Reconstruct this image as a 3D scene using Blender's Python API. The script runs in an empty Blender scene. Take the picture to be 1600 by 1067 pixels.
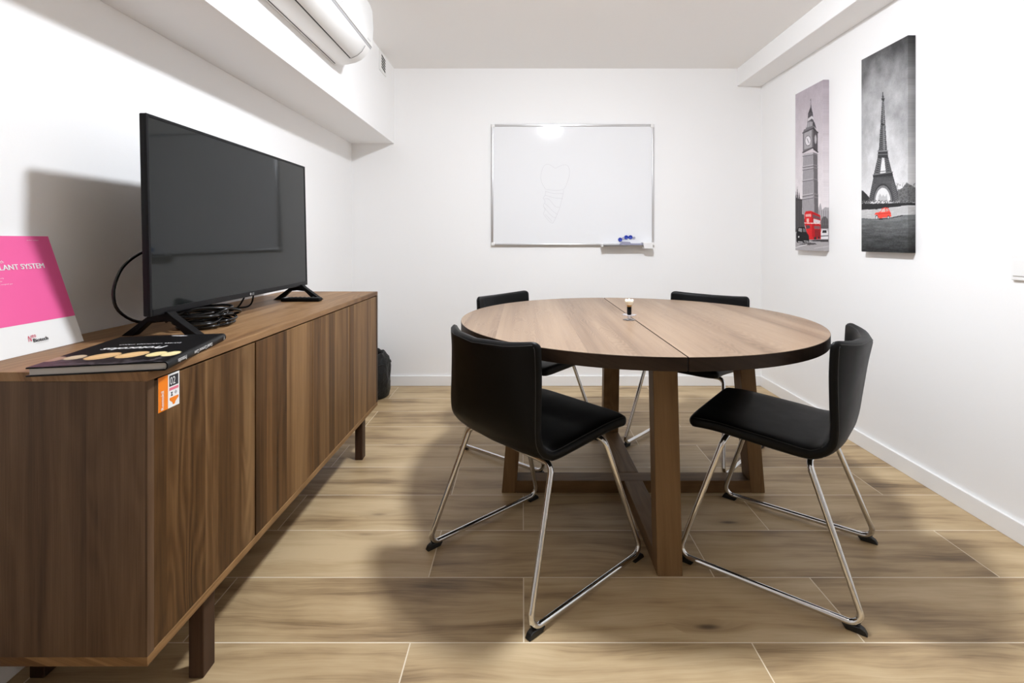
import bpy, bmesh, math
import numpy as np
from mathutils import Vector, Matrix, noise as mnoise

# ------------------------------------------------------------------ camera, light, exposure
scene = bpy.context.scene
COL = scene.collection
FPX, PX0, PY0, CAMH = 770.0, 816.0, 376.0, 1.078        # focal length in pixels, vanishing point, eye height

cam_data = bpy.data.cameras.new('camera')
cam_data.sensor_width = 36.0
cam_data.lens = 36.0 * FPX / 1600.0
cam_data.shift_x = -(PX0 - 800.0) / 1600.0
cam_data.shift_y = -(533.5 - PY0) / 1600.0
cam_data.clip_start = 0.05
cam = bpy.data.objects.new('camera', cam_data)
cam.location = (0, 0, CAMH)
cam.rotation_euler = (math.pi / 2, 0, 0)
COL.objects.link(cam)
scene.camera = cam

world = bpy.data.worlds.new('world')
scene.world = world
world.use_nodes = True
world.node_tree.nodes['Background'].inputs[0].default_value = (1, 1, 1, 1)
world.node_tree.nodes['Background'].inputs[1].default_value = 0.0

scene.view_settings.view_transform = 'Standard'
scene.view_settings.look = 'None'
scene.view_settings.gamma = 1.0
scene.view_settings.use_curve_mapping = False
scene.view_settings.exposure = 0.43
scene.cycles.max_bounces = 16
scene.cycles.diffuse_bounces = 12          # a white room: light is passed on many times
LAMP = (0.32, 1.73)          # the ceiling lamp (built below as ceiling_light)
LAMP_R = 0.105
LAMP_STRENGTH = 365.0

# ------------------------------------------------------------------ node helpers
class N:
    """a material and a few shorthands for its nodes"""
    def __init__(s, name):
        s.m = bpy.data.materials.new(name)
        s.m.use_nodes = True
        s.t = s.m.node_tree
        s.b = s.t.nodes['Principled BSDF']
    def new(s, typ, **kw):
        n = s.t.nodes.new(typ)
        for k, v in kw.items():
            setattr(n, k, v)
        return n
    def put(s, sock, v):
        if isinstance(v, bpy.types.NodeSocket):
            s.t.links.new(v, sock)
        else:
            if hasattr(sock.default_value, '__len__') and isinstance(v, (tuple, list)):
                v = tuple(v) + (1.0,) * (len(sock.default_value) - len(v))
            sock.default_value = v
    def math(s, op, a, b=0.0, c=0.0):
        n = s.new('ShaderNodeMath', operation=op)
        s.put(n.inputs[0], a); s.put(n.inputs[1], b); s.put(n.inputs[2], c)
        return n.outputs[0]
    def xyz(s, x=0.0, y=0.0, z=0.0):
        n = s.new('ShaderNodeCombineXYZ')
        s.put(n.inputs[0], x); s.put(n.inputs[1], y); s.put(n.inputs[2], z)
        return n.outputs[0]
    def sep(s, v):
        n = s.new('ShaderNodeSeparateXYZ'); s.put(n.inputs[0], v)
        return n.outputs
    def noise(s, vec, scale=1.0, detail=2.0, rough=0.5, dist=0.0):
        n = s.new('ShaderNodeTexNoise')
        s.put(n.inputs['Vector'], vec); s.put(n.inputs['Scale'], scale)
        s.put(n.inputs['Detail'], detail); s.put(n.inputs['Roughness'], rough); s.put(n.inputs['Distortion'], dist)
        return n.outputs['Fac']
    def white(s, vec):
        n = s.new('ShaderNodeTexWhiteNoise', noise_dimensions='3D'); s.put(n.inputs['Vector'], vec)
        return n.outputs['Value']
    def ramp(s, fac, stops):
        n = s.new('ShaderNodeValToRGB'); s.put(n.inputs[0], fac)
        e = n.color_ramp.elements
        while len(e) < len(stops):
            e.new(0.5)
        for i, (p, c) in enumerate(stops):
            e[i].position = p
            e[i].color = tuple(c) + (1.0,) if len(c) == 3 else c
        return n.outputs[0]
    def mix(s, fac, a, b, blend='MIX'):
        n = s.new('ShaderNodeMix', data_type='RGBA', blend_type=blend)
        s.put(n.inputs[0], fac); s.put(n.inputs[6], a); s.put(n.inputs[7], b)
        return n.outputs[2]
    def maprange(s, v, a, b, c=0.0, d=1.0, smooth=True):
        n = s.new('ShaderNodeMapRange', interpolation_type='SMOOTHSTEP' if smooth else 'LINEAR')
        s.put(n.inputs[0], v)
        for i, q in enumerate((a, b, c, d)):
            s.put(n.inputs[1 + i], q)
        return n.outputs[0]
    def bump(s, h, strength=0.2, dist=0.002):
        n = s.new('ShaderNodeBump'); s.put(n.inputs['Height'], h)
        n.inputs['Strength'].default_value = strength; n.inputs['Distance'].default_value = dist
        s.t.links.new(n.outputs[0], s.b.inputs['Normal'])
    def set(s, **kw):
        for k, v in kw.items():
            s.put(s.b.inputs[k.replace('_', ' ')], v)
        return s
    def obj(s):
        return s.new('ShaderNodeTexCoord').outputs['Object']

def plain(name, col, rough=0.5, metal=0.0, spec=0.5, **kw):
    n = N(name)
    n.set(Base_Color=col, Roughness=rough, Metallic=metal)
    n.b.inputs['Specular IOR Level'].default_value = spec
    for k, v in kw.items():
        n.put(n.b.inputs[k.replace('_', ' ')], v)
    return n.m

def srgb(*c):
    a = np.array(c, dtype=float) / 255.0
    return tuple(np.where(a <= 0.04045, a / 12.92, ((a + 0.055) / 1.055) ** 2.4))

def paint_wall(name, col):
    n = N(name)
    g = n.new('ShaderNodeNewGeometry').outputs['Position']
    n.set(Base_Color=col, Roughness=0.75)
    n.b.inputs['Specular IOR Level'].default_value = 0.25
    n.bump(n.noise(g, 160.0, 2.0), 0.08, 0.002)
    return n.m

def floor_mat():
    n = N('wood_look_floor_tile')
    x, y, z = n.sep(n.new('ShaderNodeNewGeometry').outputs['Position'])
    RW, TL, W = 0.2560, 0.915, 0.0017
    yr = n.math('DIVIDE', n.math('SUBTRACT', y, 1.3217), RW)
    row = n.math('FLOOR', yr)
    par = n.math('FLOORED_MODULO', row, 2.0)
    xr = n.math('DIVIDE', n.math('ADD', n.math('SUBTRACT', x, 0.004), n.math('MULTIPLY', par, 0.304)), TL)
    col = n.math('FLOOR', xr)
    fy = n.math('FRACT', yr); fx = n.math('FRACT', xr)
    dy = n.math('MULTIPLY', n.math('MINIMUM', fy, n.math('SUBTRACT', 1.0, fy)), RW)
    dx = n.math('MULTIPLY', n.math('MINIMUM', fx, n.math('SUBTRACT', 1.0, fx)), TL)
    grout = n.math('LESS_THAN', n.math('MINIMUM', dx, dy), W)
    r1 = n.white(n.xyz(row, col, 3.0)); r2 = n.white(n.xyz(row, col, 11.0)); r3 = n.white(n.xyz(row, col, 27.0))
    gx = n.math('ADD', x, n.math('MULTIPLY', r1, 41.0)); gy = n.math('ADD', y, n.math('MULTIPLY', r2, 63.0))
    # knots: sparse points that bend the grain around them
    vo = n.new('ShaderNodeTexVoronoi', feature='F1')
    n.put(vo.inputs['Vector'], n.xyz(n.math('MULTIPLY', gx, 2.6), n.math('MULTIPLY', gy, 9.0), 0.0)); vo.inputs['Scale'].default_value = 1.0
    vo.inputs['Randomness'].default_value = 1.0
    kd = vo.outputs['Distance']
    pick = n.math('LESS_THAN', n.sep(vo.outputs['Color'])[0], 0.38)
    halo = n.math('MULTIPLY', n.maprange(kd, 0.42, 0.0), pick)
    knot = n.math('MULTIPLY', n.maprange(kd, 0.13, 0.02), pick)
    warp = n.math('MULTIPLY', n.math('SUBTRACT', n.noise(n.xyz(n.math('MULTIPLY', gx, 1.6), n.math('MULTIPLY', gy, 4.0), 0.0), 1.0, 2.0), 0.5), 0.10)
    gy2 = n.math('ADD', n.math('ADD', gy, warp), n.math('MULTIPLY', halo, 0.03))
    band = n.noise(n.xyz(n.math('MULTIPLY', gx, 0.9), n.math('MULTIPLY', gy2, 13.0), 0.0), 1.0, 4.0, 0.6)
    band2 = n.noise(n.xyz(n.math('MULTIPLY', gx, 2.2), n.math('MULTIPLY', gy2, 34.0), 5.0), 1.0, 4.0, 0.6)
    fine = n.noise(n.xyz(n.math('MULTIPLY', gx, 9.0), n.math('MULTIPLY', gy2, 230.0), 9.0), 1.0, 3.0, 0.6)
    cloud = n.noise(n.xyz(n.math('MULTIPLY', gx, 2.5), n.math('MULTIPLY', gy, 5.0), 2.0), 1.0, 3.0, 0.5)
    f = n.math('ADD', n.math('ADD', n.math('MULTIPLY', band, 0.40), n.math('MULTIPLY', band2, 0.22)),
               n.math('ADD', n.math('MULTIPLY', fine, 0.12), n.math('MULTIPLY', cloud, 0.30)))
    f = n.math('ADD', f, n.math('MULTIPLY', n.math('SUBTRACT', r3, 0.5), 0.07))
    c = n.ramp(f, [(0.37, (0.135, 0.084, 0.040)), (0.445, (0.300, 0.203, 0.106)), (0.51, (0.440, 0.316, 0.172)), (0.62, (0.56, 0.425, 0.252))])
    c = n.mix(n.math('MULTIPLY', halo, 0.35), c, (0.21, 0.135, 0.066))
    c = n.mix(n.math('MULTIPLY', knot, 0.85), c, (0.075, 0.042, 0.022))
    c = n.mix(grout, c, (0.76, 0.67, 0.52))
    n.set(Base_Color=c, Roughness=n.math('ADD', 0.36, n.math('MULTIPLY', fine, 0.16)))
    n.b.inputs['Specular IOR Level'].default_value = 0.4
    n.bump(n.math('SUBTRACT', n.math('MULTIPLY', fine, 0.25), grout), 0.25, 0.0012)
    return n.m

def wood(name, grain, across, seed, dark, mid, light, strip=0.11, rough=0.42, figure=1.0, tone=0.16, fine_amt=0.16, layer=0.22, spec=0.2, ringf=160.0):
    """veneer: glued strips of differing tone, streaks and cathedral figure along the grain axis"""
    n = N(name)
    p = n.sep(n.obj())
    third = 3 - grain - across
    v = p[grain]; u = n.math('ADD', p[across], n.math('MULTIPLY', p[third], 0.37))
    u = n.math('ADD', u, seed * 3.17)
    su = n.math('DIVIDE', u, strip)
    jitter = n.math('MULTIPLY', n.white(n.xyz(n.math('FLOOR', su), seed, 0.0)), 0.5)
    idx = n.math('FLOOR', n.math('ADD', n.math('DIVIDE', u, strip * 1.0), jitter))
    rs = n.white(n.xyz(idx, seed * 1.3, 2.0))
    off = n.math('MULTIPLY', rs, 19.0)
    uu = n.math('ADD', u, off)
    wv = n.noise(n.xyz(n.math('MULTIPLY', uu, 7.0), n.math('MULTIPLY', v, 1.3), off), 1.0, 2.0, 0.5)
    rings = n.math('SINE', n.math('ADD', n.math('MULTIPLY', wv, 95.0 * figure), n.math('MULTIPLY', uu, ringf)))
    rings = n.math('MULTIPLY', rings, n.maprange(n.noise(n.xyz(n.math('MULTIPLY', uu, 5.0), n.math('MULTIPLY', v, 1.0), 4.0), 1.0, 1.0), 0.35, 0.6, 0.25, 1.0))
    streak = n.noise(n.xyz(n.math('MULTIPLY', uu, 55.0), n.math('MULTIPLY', v, 1.1), off), 1.0, 4.0, 0.65)
    broad = n.noise(n.xyz(n.math('MULTIPLY', uu, 13.0), n.math('MULTIPLY', v, 0.55), off), 1.0, 3.0, 0.5)
    pore = n.noise(n.xyz(n.math('MULTIPLY', uu, 420.0), n.math('MULTIPLY', v, 9.0), off), 1.0, 2.0, 0.6)
    f = n.math('ADD', n.math('MULTIPLY', streak, 0.27), n.math('MULTIPLY', broad, 0.50))
    f = n.math('ADD', f, n.math('MULTIPLY', rings, 0.036 * layer / 0.22))
    f = n.math('ADD', f, n.math('MULTIPLY', pore, fine_amt))
    f = n.math('ADD', f, n.math('MULTIPLY', n.math('SUBTRACT', rs, 0.5), tone))
    c = n.ramp(f, [(0.29, dark), (0.45, mid), (0.66, light)])
    n.set(Base_Color=c, Roughness=n.math('ADD', rough, n.math('MULTIPLY', pore, 0.12)))
    n.b.inputs['Specular IOR Level'].default_value = spec
    n.bump(pore, 0.12, 0.0008)
    return n.m

def painted(name, rough=0.5, spec=0.3):
    n = N(name)
    a = n.new('ShaderNodeAttribute', attribute_name='print')
    n.set(Base_Color=a.outputs['Color'], Roughness=rough)
    n.b.inputs['Specular IOR Level'].default_value = spec
    return n.m

def leather():
    n = N('black_leather')
    p = n.obj()
    n.set(Base_Color=(0.0028, 0.0028, 0.003), Roughness=n.math('ADD', 0.38, n.math('MULTIPLY', n.noise(p, 14.0, 2.0), 0.14)))
    n.b.inputs['Specular IOR Level'].default_value = 0.17
    vo = n.new('ShaderNodeTexVoronoi', feature='DISTANCE_TO_EDGE'); n.put(vo.inputs['Vector'], p); vo.inputs['Scale'].default_value = 420.0
    n.bump(n.math('ADD', vo.outputs['Distance'], n.math('MULTIPLY', n.noise(p, 16.0, 2.0), 1.2)), 0.18, 0.0012)
    return n.m

M = {}
M['wall'] = paint_wall('white_wall_paint', (0.90, 0.90, 0.90))
M['ceiling'] = paint_wall('white_ceiling_paint', (0.92, 0.915, 0.905))
M['trim'] = plain('white_trim_paint', (0.86, 0.86, 0.86), 0.35)
M['floor'] = floor_mat()
M['leather'] = leather()
M['thread'] = plain('black_thread', (0.02, 0.02, 0.02), 0.6)
M['chrome'] = plain('polished_chrome', (0.72, 0.73, 0.75), 0.08, 1.0)
M['cord'] = plain('glossy_black_cord', (0.006, 0.006, 0.0065), 0.24, 0.0, 0.45)
M['rubber'] = plain('black_rubber', (0.008, 0.008, 0.008), 0.5)
M['black_plastic'] = plain('black_plastic', (0.008, 0.008, 0.009), 0.34, 0.0, 0.13)
M['matt_black'] = plain('matt_black_plastic', (0.005, 0.005, 0.0055), 0.5, 0.0, 0.10)
M['screen'] = plain('dark_screen_glass', (0.008, 0.0095, 0.0093), 0.05, 0.0, 0.31)
M['white_plastic'] = plain('white_plastic', (0.83, 0.83, 0.82), 0.28)
M['grey_plastic'] = plain('grey_plastic', (0.42, 0.42, 0.43), 0.4)
M['dark_slot'] = plain('dark_slot', (0.01, 0.01, 0.01), 0.7)
M['aluminium'] = plain('brushed_aluminium', (0.66, 0.66, 0.67), 0.32, 0.85)
M['board'] = plain('whiteboard_enamel', (0.83, 0.84, 0.86), 0.07, 0.0, 0.3)
M['marker'] = plain('faint_marker_line', (0.60, 0.60, 0.63), 0.5)
M['blue'] = plain('blue_magnet', srgb(38, 62, 168), 0.35)
M['grey_magnet'] = plain('grey_magnet', srgb(176, 174, 190), 0.35)
M['eraser'] = plain('grey_blue_felt', srgb(150, 150, 170), 0.8)
M['pink'] = plain('pink_print', srgb(236, 98, 158), 0.35)
M['paper'] = plain('white_paper', (0.80, 0.80, 0.79), 0.45)
M['print_white'] = plain('white_print', (0.82, 0.82, 0.82), 0.45)
M['print_dark'] = plain('dark_print', (0.03, 0.03, 0.035), 0.45)
M['print_grey'] = plain('grey_print', (0.22, 0.22, 0.23), 0.45)
M['print_red'] = plain('magenta_print', srgb(205, 30, 85), 0.45)
M['orange'] = plain('orange_print', srgb(240, 132, 32), 0.4)
M['print_pink'] = plain('pale_red_print', srgb(225, 120, 140), 0.4)
M['canvas_print'] = painted('canvas_print', 0.75, 0.15)
M['cover_print'] = painted('book_cover_print', 0.42, 0.10)
M['canvas_pale'] = plain('pale_canvas_edge', srgb(200, 194, 200), 0.8)
M['canvas_dark'] = plain('dark_canvas_edge', srgb(90, 90, 92), 0.8)
M['book_black'] = plain('book_black_cover', (0.008, 0.008, 0.009), 0.4, 0.0, 0.15)
M['tooth'] = plain('porcelain_tooth', srgb(250, 242, 222), 0.2)
M['tooth_neck'] = plain('amber_tooth_neck', srgb(196, 150, 84), 0.35)
M['clear'] = plain('clear_acrylic', (0.95, 0.93, 0.96), 0.0, 0.0, 0.5, Transmission_Weight=0.7, IOR=1.25)
n_ = N('black_bin_liner')
n_.set(Base_Color=(0.012, 0.012, 0.0115), Roughness=0.42)
n_.b.inputs['Specular IOR Level'].default_value = 0.22
n_.bump(n_.noise(n_.obj(), 22.0, 4.0, 0.6, 0.6), 0.7, 0.02)
M['liner'] = n_.m
n_ = N('page_block')
n_.set(Base_Color=n_.ramp(n_.noise(n_.xyz(0.0, 0.0, n_.math('MULTIPLY', n_.sep(n_.obj())[2], 1800.0)), 1.0, 1.0), [(0.3, (0.42, 0.41, 0.40)), (0.7, (0.66, 0.65, 0.64))]), Roughness=0.8)
M['pages'] = n_.m
n_ = N('lamp_diffuser')
n_.set(Base_Color=(0.9, 0.9, 0.9), Emission_Color=(0.93, 0.975, 1.04), Emission_Strength=LAMP_STRENGTH)
M['lamp'] = n_.m

WAL = ((0.042, 0.0190, 0.0065), (0.135, 0.066, 0.023), (0.30, 0.172, 0.074))
OAK = ((0.12, 0.070, 0.040), (0.225, 0.147, 0.092), (0.32, 0.222, 0.146))
LEG = ((0.100, 0.052, 0.020), (0.168, 0.096, 0.042), (0.24, 0.145, 0.069))

# ------------------------------------------------------------------ mesh helpers
class MB:
    """collects shapes in a bmesh; build() links them as one mesh object"""
    def __init__(s):
        s.bm = bmesh.new()
    def box(s, x0, x1, y0, y1, z0, z1, bev=0.0, seg=2):
        t = bmesh.new()
        vs = [t.verts.new((x, y, z)) for x in (x0, x1) for y in (y0, y1) for z in (z0, z1)]
        for f in ((0, 1, 3, 2), (4, 6, 7, 5), (0, 4, 5, 1), (2, 3, 7, 6), (0, 2, 6, 4), (1, 5, 7, 3)):
            t.faces.new([vs[i] for i in f])
        if bev:
            bmesh.ops.bevel(t, geom=t.edges[:], offset=bev, segments=seg, profile=0.5, affect='EDGES')
        s.add(t)
        return s
    def add(s, t, mat=None):
        bmesh.ops.recalc_face_normals(t, faces=t.faces[:])
        if mat is not None:
            bmesh.ops.transform(t, matrix=mat, verts=t.verts[:])
        me = bpy.data.meshes.new('tmp'); t.to_mesh(me); t.free()
        s.bm.from_mesh(me); bpy.data.meshes.remove(me)
        return s
    def prism(s, poly, axis, a, b, bev=0.0, seg=2):
        """poly: 2-D points in the other two axes (cyclic order), extruded along axis from a to b"""
        t = bmesh.new()
        def P(q, h):
            c = [0, 0, 0]; o = [i for i in range(3) if i != axis]
            c[axis] = h; c[o[0]] = q[0]; c[o[1]] = q[1]
            return c
        A = [t.verts.new(P(q, a)) for q in poly]; B = [t.verts.new(P(q, b)) for q in poly]
        t.faces.new(A); t.faces.new(B[::-1])
        k = len(poly)
        for i in range(k):
            t.faces.new((A[i], A[(i + 1) % k], B[(i + 1) % k], B[i]))
        bmesh.ops.recalc_face_normals(t, faces=t.faces[:])
        if bev:
            bmesh.ops.bevel(t, geom=[e for e in t.edges if e.calc_face_angle(0) > 0.5], offset=bev, segments=seg, profile=0.5, affect='EDGES')
        s.add(t)
        return s
    def tube(s, pts, r, k=10, closed=False, ry=None):
        pts = [Vector(p) for p in pts]; n = len(pts)
        t = bmesh.new(); rings = []
        T = []
        for i in range(n):
            a = pts[(i - 1) % n] if closed or i else pts[0]
            b = pts[(i + 1) % n] if closed or i < n - 1 else pts[-1]
            T.append((b - a).normalized())
        up = Vector((0, 0, 1)) if abs(T[0].z) < 0.9 else Vector((1, 0, 0))
        nrm = (up - T[0] * up.dot(T[0])).normalized()
        for i in range(n):
            nrm = (nrm - T[i] * nrm.dot(T[i])).normalized()
            bi = T[i].cross(nrm)
            rings.append([t.verts.new(pts[i] + nrm * (r * math.cos(2 * math.pi * j / k)) + bi * ((ry or r) * math.sin(2 * math.pi * j / k))) for j in range(k)])
        for i in range(n if closed else n - 1):
            A, B = rings[i], rings[(i + 1) % n]
            for j in range(k):
                t.faces.new((A[j], A[(j + 1) % k], B[(j + 1) % k], B[j]))
        if not closed:
            t.faces.new(rings[0][::-1]); t.faces.new(rings[-1])
        s.add(t)
        return s
    def lathe(s, prof, c=(0, 0, 0), k=32, fn=None, mat=None):
        """prof: (radius, height) pairs from bottom to top"""
        t = bmesh.new(); rings = []
        for r, h in prof:
            ring = []
            for j in range(k):
                a = 2 * math.pi * j / k
                rr, hh = (r, h) if fn is None else fn(r, h, a)
                ring.append(t.verts.new((c[0] + rr * math.cos(a), c[1] + rr * math.sin(a), c[2] + hh)))
            rings.append(ring)
        for A, B in zip(rings, rings[1:]):
            for j in range(k):
                t.faces.new((A[j], A[(j + 1) % k], B[(j + 1) % k], B[j]))
        t.faces.new(rings[0][::-1]); t.faces.new(rings[-1])
        s.add(t, mat)
        return s
    def build(s, name, mat, parent=None, smooth=None, origin=None):
        """origin: the world point the mesh coordinates are made local to (the parent's location)"""
        bm = s.bm
        if origin is not None:
            bmesh.ops.translate(bm, vec=-Vector(origin), verts=bm.verts[:])
        for f in bm.faces:
            f.smooth = smooth is not None
        if smooth is not None:
            lim = math.radians(smooth)
            for e in bm.edges:
                e.smooth = len(e.link_faces) == 2 and e.calc_face_angle(0) < lim
        me = bpy.data.meshes.new(name); bm.to_mesh(me); bm.free()
        me.materials.append(mat)
        o = bpy.data.objects.new(name, me); COL.objects.link(o)
        if parent is not None:
            o.parent = parent
        return o

def tag(o, label=None, cat=None, group=None, kind=None):
    for k, v in (('label', label), ('category', cat), ('group', group), ('kind', kind)):
        if v:
            o[k] = v
    return o

def thing(name, label, cat, loc, group=None):
    o = bpy.data.objects.new(name, None); o.empty_display_size = 0.05
    o.location = loc; COL.objects.link(o)
    return tag(o, label, cat, group)

def struct(name, mb, mat):
    return tag(mb.build(name, mat), kind='structure')

def dup(root, loc, rotz, label):
    r = root.copy(); COL.objects.link(r); r.location = loc; r.rotation_euler = (0, 0, rotz); r['label'] = label
    for ch in list(root.children):
        c = ch.copy(); COL.objects.link(c); c.parent = r
        for g in list(ch.children):
            d = g.copy(); COL.objects.link(d); d.parent = c
    return r

def catmull(P, n):
    P = [Vector(p) for p in P]
    Q = [P[0] * 2 - P[1]] + P + [P[-1] * 2 - P[-2]]
    out = []
    for i in range(len(P) - 1):
        a, b, c, d = Q[i:i + 4]
        for j in range(n):
            t = j / n
            out.append(0.5 * (2 * b + (c - a) * t + (2 * a - 5 * b + 4 * c - d) * t * t + (3 * b - a - 3 * c + d) * t ** 3))
    out.append(P[-1])
    return out

def fillet(P, r, n=7):
    """polyline with its inner corners rounded"""
    P = [Vector(p) for p in P]; out = [P[0]]
    for i in range(1, len(P) - 1):
        a, b, c = P[i - 1], P[i], P[i + 1]
        u = (a - b).normalized(); v = (c - b).normalized()
        ang = u.angle(v); d = min(r / math.tan(ang / 2), 0.45 * (a - b).length, 0.45 * (c - b).length)
        p0, p1 = b + u * d, b + v * d
        rr = d * math.tan(ang / 2)
        cen = b + (u + v).normalized() * (rr / math.sin(ang / 2))
        for j in range(n + 1):
            t = j / n
            q = (p0 - cen).lerp(p1 - cen, t).normalized() * rr
            out.append(cen + q)
    out.append(P[-1])
    return out

def lettering(txt, mat, parent, pos, right, up, w=None, h=None, lift=0.0005, name='lettering', bold=0.0, heavy=0.0, shear=0.0, label=None):
    """flat letters as a mesh: pos is the lower-left corner (world, minus parent's location), fitted to width w / height h"""
    cu = bpy.data.curves.new('t', 'FONT'); cu.body = txt; cu.shear = shear; cu.offset = bold; cu.resolution_u = 3
    o = bpy.data.objects.new('t', cu); COL.objects.link(o)
    bpy.context.view_layer.update()
    me = bpy.data.meshes.new_from_object(o.evaluated_get(bpy.context.evaluated_depsgraph_get()))
    bpy.data.objects.remove(o); bpy.data.curves.remove(cu)
    if heavy:                                    # a heavier weight: the same letters twice, a hair apart
        bm = bmesh.new(); bm.from_mesh(me)
        g = bmesh.ops.duplicate(bm, geom=bm.verts[:] + bm.edges[:] + bm.faces[:])['geom']
        bmesh.ops.translate(bm, vec=(heavy, 0, 0.0), verts=[v for v in g if isinstance(v, bmesh.types.BMVert)])
        bm.to_mesh(me); bm.free()
    n = len(me.vertices); a = np.zeros(n * 3); me.vertices.foreach_get('co', a); a = a.reshape(-1, 3)
    lo, hi = a.min(0), a.max(0)
    sx = w / (hi[0] - lo[0]) if w else h / (hi[1] - lo[1])
    sy = h / (hi[1] - lo[1]) if h else sx
    right = np.array(Vector(right).normalized()); up = np.array(Vector(up).normalized()); nor = np.cross(right, up)
    q = np.array(pos) + np.outer((a[:, 0] - lo[0]) * sx, right) + np.outer((a[:, 1] - lo[1]) * sy, up) + np.outer(lift + (np.arange(n) >= n // 2) * (0.0003 if heavy else 0.0), nor)
    me.vertices.foreach_set('co', q.ravel()); me.update(); me.name = name
    me.materials.clear(); me.materials.append(mat)
    ob = bpy.data.objects.new(name, me); COL.objects.link(ob); ob.parent = parent
    tag(ob, label)
    return ob

# ------------------------------------------------------------------ painting a print on a fine mesh grid
def to_px(P):
    return np.stack([PX0 + FPX * P[:, 0] / P[:, 1], PY0 - FPX * (P[:, 2] - CAMH) / P[:, 1]], 1)

def vnoise(x, y, seed=0, octaves=4):
    out = np.zeros_like(x); amp, tot = 1.0, 0.0
    for o in range(octaves):
        rs = np.random.RandomState(seed + o); g = rs.rand(64, 64)
        xi = np.floor(x).astype(int); yi = np.floor(y).astype(int); fx = x - xi; fy = y - yi
        fx = fx * fx * (3 - 2 * fx); fy = fy * fy * (3 - 2 * fy)
        G = lambda i, j: g[i % 64, j % 64]
        out += amp * ((G(xi, yi) * (1 - fx) + G(xi + 1, yi) * fx) * (1 - fy) + (G(xi, yi + 1) * (1 - fx) + G(xi + 1, yi + 1) * fx) * fy)
        tot += amp; amp *= 0.5; x = x * 2.03; y = y * 2.03
    return out / tot

class Canvas:
    """colours (sRGB 0-255) at the grid's points, painted in the coordinates X, Y"""
    def __init__(s, X, Y):
        s.X, s.Y = X, Y; s.c = np.zeros((len(X), 3))
    def poly(s, pts, col, a=1.0):
        x, y = s.X, s.Y; ins = np.zeros(len(x), bool); n = len(pts)
        for i in range(n):
            x0, y0 = pts[i]; x1, y1 = pts[(i + 1) % n]
            if y0 == y1:
                continue
            cr = ((y0 > y) != (y1 > y)) & (x < (x1 - x0) * (y - y0) / (y1 - y0) + x0)
            ins ^= cr
        s.blend(ins * a, col)
    def blend(s, m, col):
        m = np.asarray(m, float)[:, None]
        s.c = s.c * (1 - m) + np.asarray(col, float) * m
    def ell(s, cx, cy, rx, ry, col, a=1.0, rot=0.0):
        dx, dy = s.X - cx, s.Y - cy; c, q = math.cos(rot), math.sin(rot)
        d = ((dx * c + dy * q) / rx) ** 2 + ((-dx * q + dy * c) / ry) ** 2
        s.blend((d < 1) * a, col)
    def line(s, x0, y0, x1, y1, w, col, a=1.0):
        L = math.hypot(x1 - x0, y1 - y0); ux, uy = (x1 - x0) / L, (y1 - y0) / L
        t = np.clip((s.X - x0) * ux + (s.Y - y0) * uy, 0, L)
        d = np.hypot(s.X - x0 - t * ux, s.Y - y0 - t * uy)
        s.blend(np.clip(1.5 - d / w * 1.0, 0, 1) * (d < w * 1.5) * a, col)

def grid_mesh(name, patches, painter, mat, parent, origin):
    """patches: (corner, edge u, edge v, nu, nv) in world space; painter maps world points to sRGB"""
    V, F, base = [], [], 0
    for c, eu, ev, nu, nv in patches:
        u, v = np.meshgrid(np.linspace(0, 1, nu + 1), np.linspace(0, 1, nv + 1))
        V.append(np.array(c) + u.ravel()[:, None] * np.array(eu) + v.ravel()[:, None] * np.array(ev))
        i, j = np.meshgrid(np.arange(nu), np.arange(nv)); q = (base + j * (nu + 1) + i).ravel()
        F.append(np.stack([q, q + 1, q + nu + 2, q + nu + 1], 1)); base += (nu + 1) * (nv + 1)
    V = np.concatenate(V); F = np.concatenate(F)
    col = painter(V) / 255.0
    lin = np.where(col <= 0.04045, col / 12.92, ((np.maximum(col, 0) + 0.055) / 1.055) ** 2.4)
    me = bpy.data.meshes.new(name)
    me.from_pydata((V - np.array(origin)).tolist(), [], F.tolist())
    at = me.color_attributes.new('print', 'FLOAT_COLOR', 'POINT')
    at.data.foreach_set('color', np.concatenate([lin, np.ones((len(lin), 1))], 1).ravel().astype(np.float32))
    me.materials.append(mat)
    o = bpy.data.objects.new(name, me); COL.objects.link(o); o.parent = parent
    return o

# ------------------------------------------------------------------ the room
XL, XR, YB, YF, ZC = -1.27, 1.78, 3.67, -3.2, 2.36
T = 0.12
struct('floor', MB().box(XL - T, XR + T, YF - T, YB + T, -0.1, 0), M['floor'])
struct('ceiling', MB().box(XL - T, XR + T, YF - T, YB + T, ZC, ZC + 0.1), M['ceiling'])
struct('wall_left', MB().box(XL - T, XL, YF - T, YB + T, 0, ZC), M['wall'])
struct('wall_right', MB().box(XR, XR + T, YF - T, YB + T, 0, ZC), M['wall'])
struct('wall_back', MB().box(XL, XR, YB, YB + T, 0, ZC), M['wall'])
struct('wall_front', MB().box(XL, XR, YF - T, YF, 0, ZC), M['wall'])
SX = -0.953
struct('trim_1', MB().box(XL, SX, YF, YB, 1.80, ZC, 0.002), M['wall'])          # boxed soffit over the sideboard
struct('trim_2', MB().box(1.60, XR, YF, YB, 2.227, ZC, 0.004), M['wall'])       # beam along the right wall
BH, BT = 0.074, 0.013
struct('baseboard_back', MB().box(XL + BT, XR - BT, YB - BT, YB, 0, BH, 0.002), M['trim'])
struct('baseboard_right', MB().box(XR - BT, XR, YF, YB, 0, BH, 0.002), M['trim'])
struct('baseboard_left', MB().box(XL, XL + BT, YF, YB, 0, BH, 0.002), M['trim'])

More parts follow.
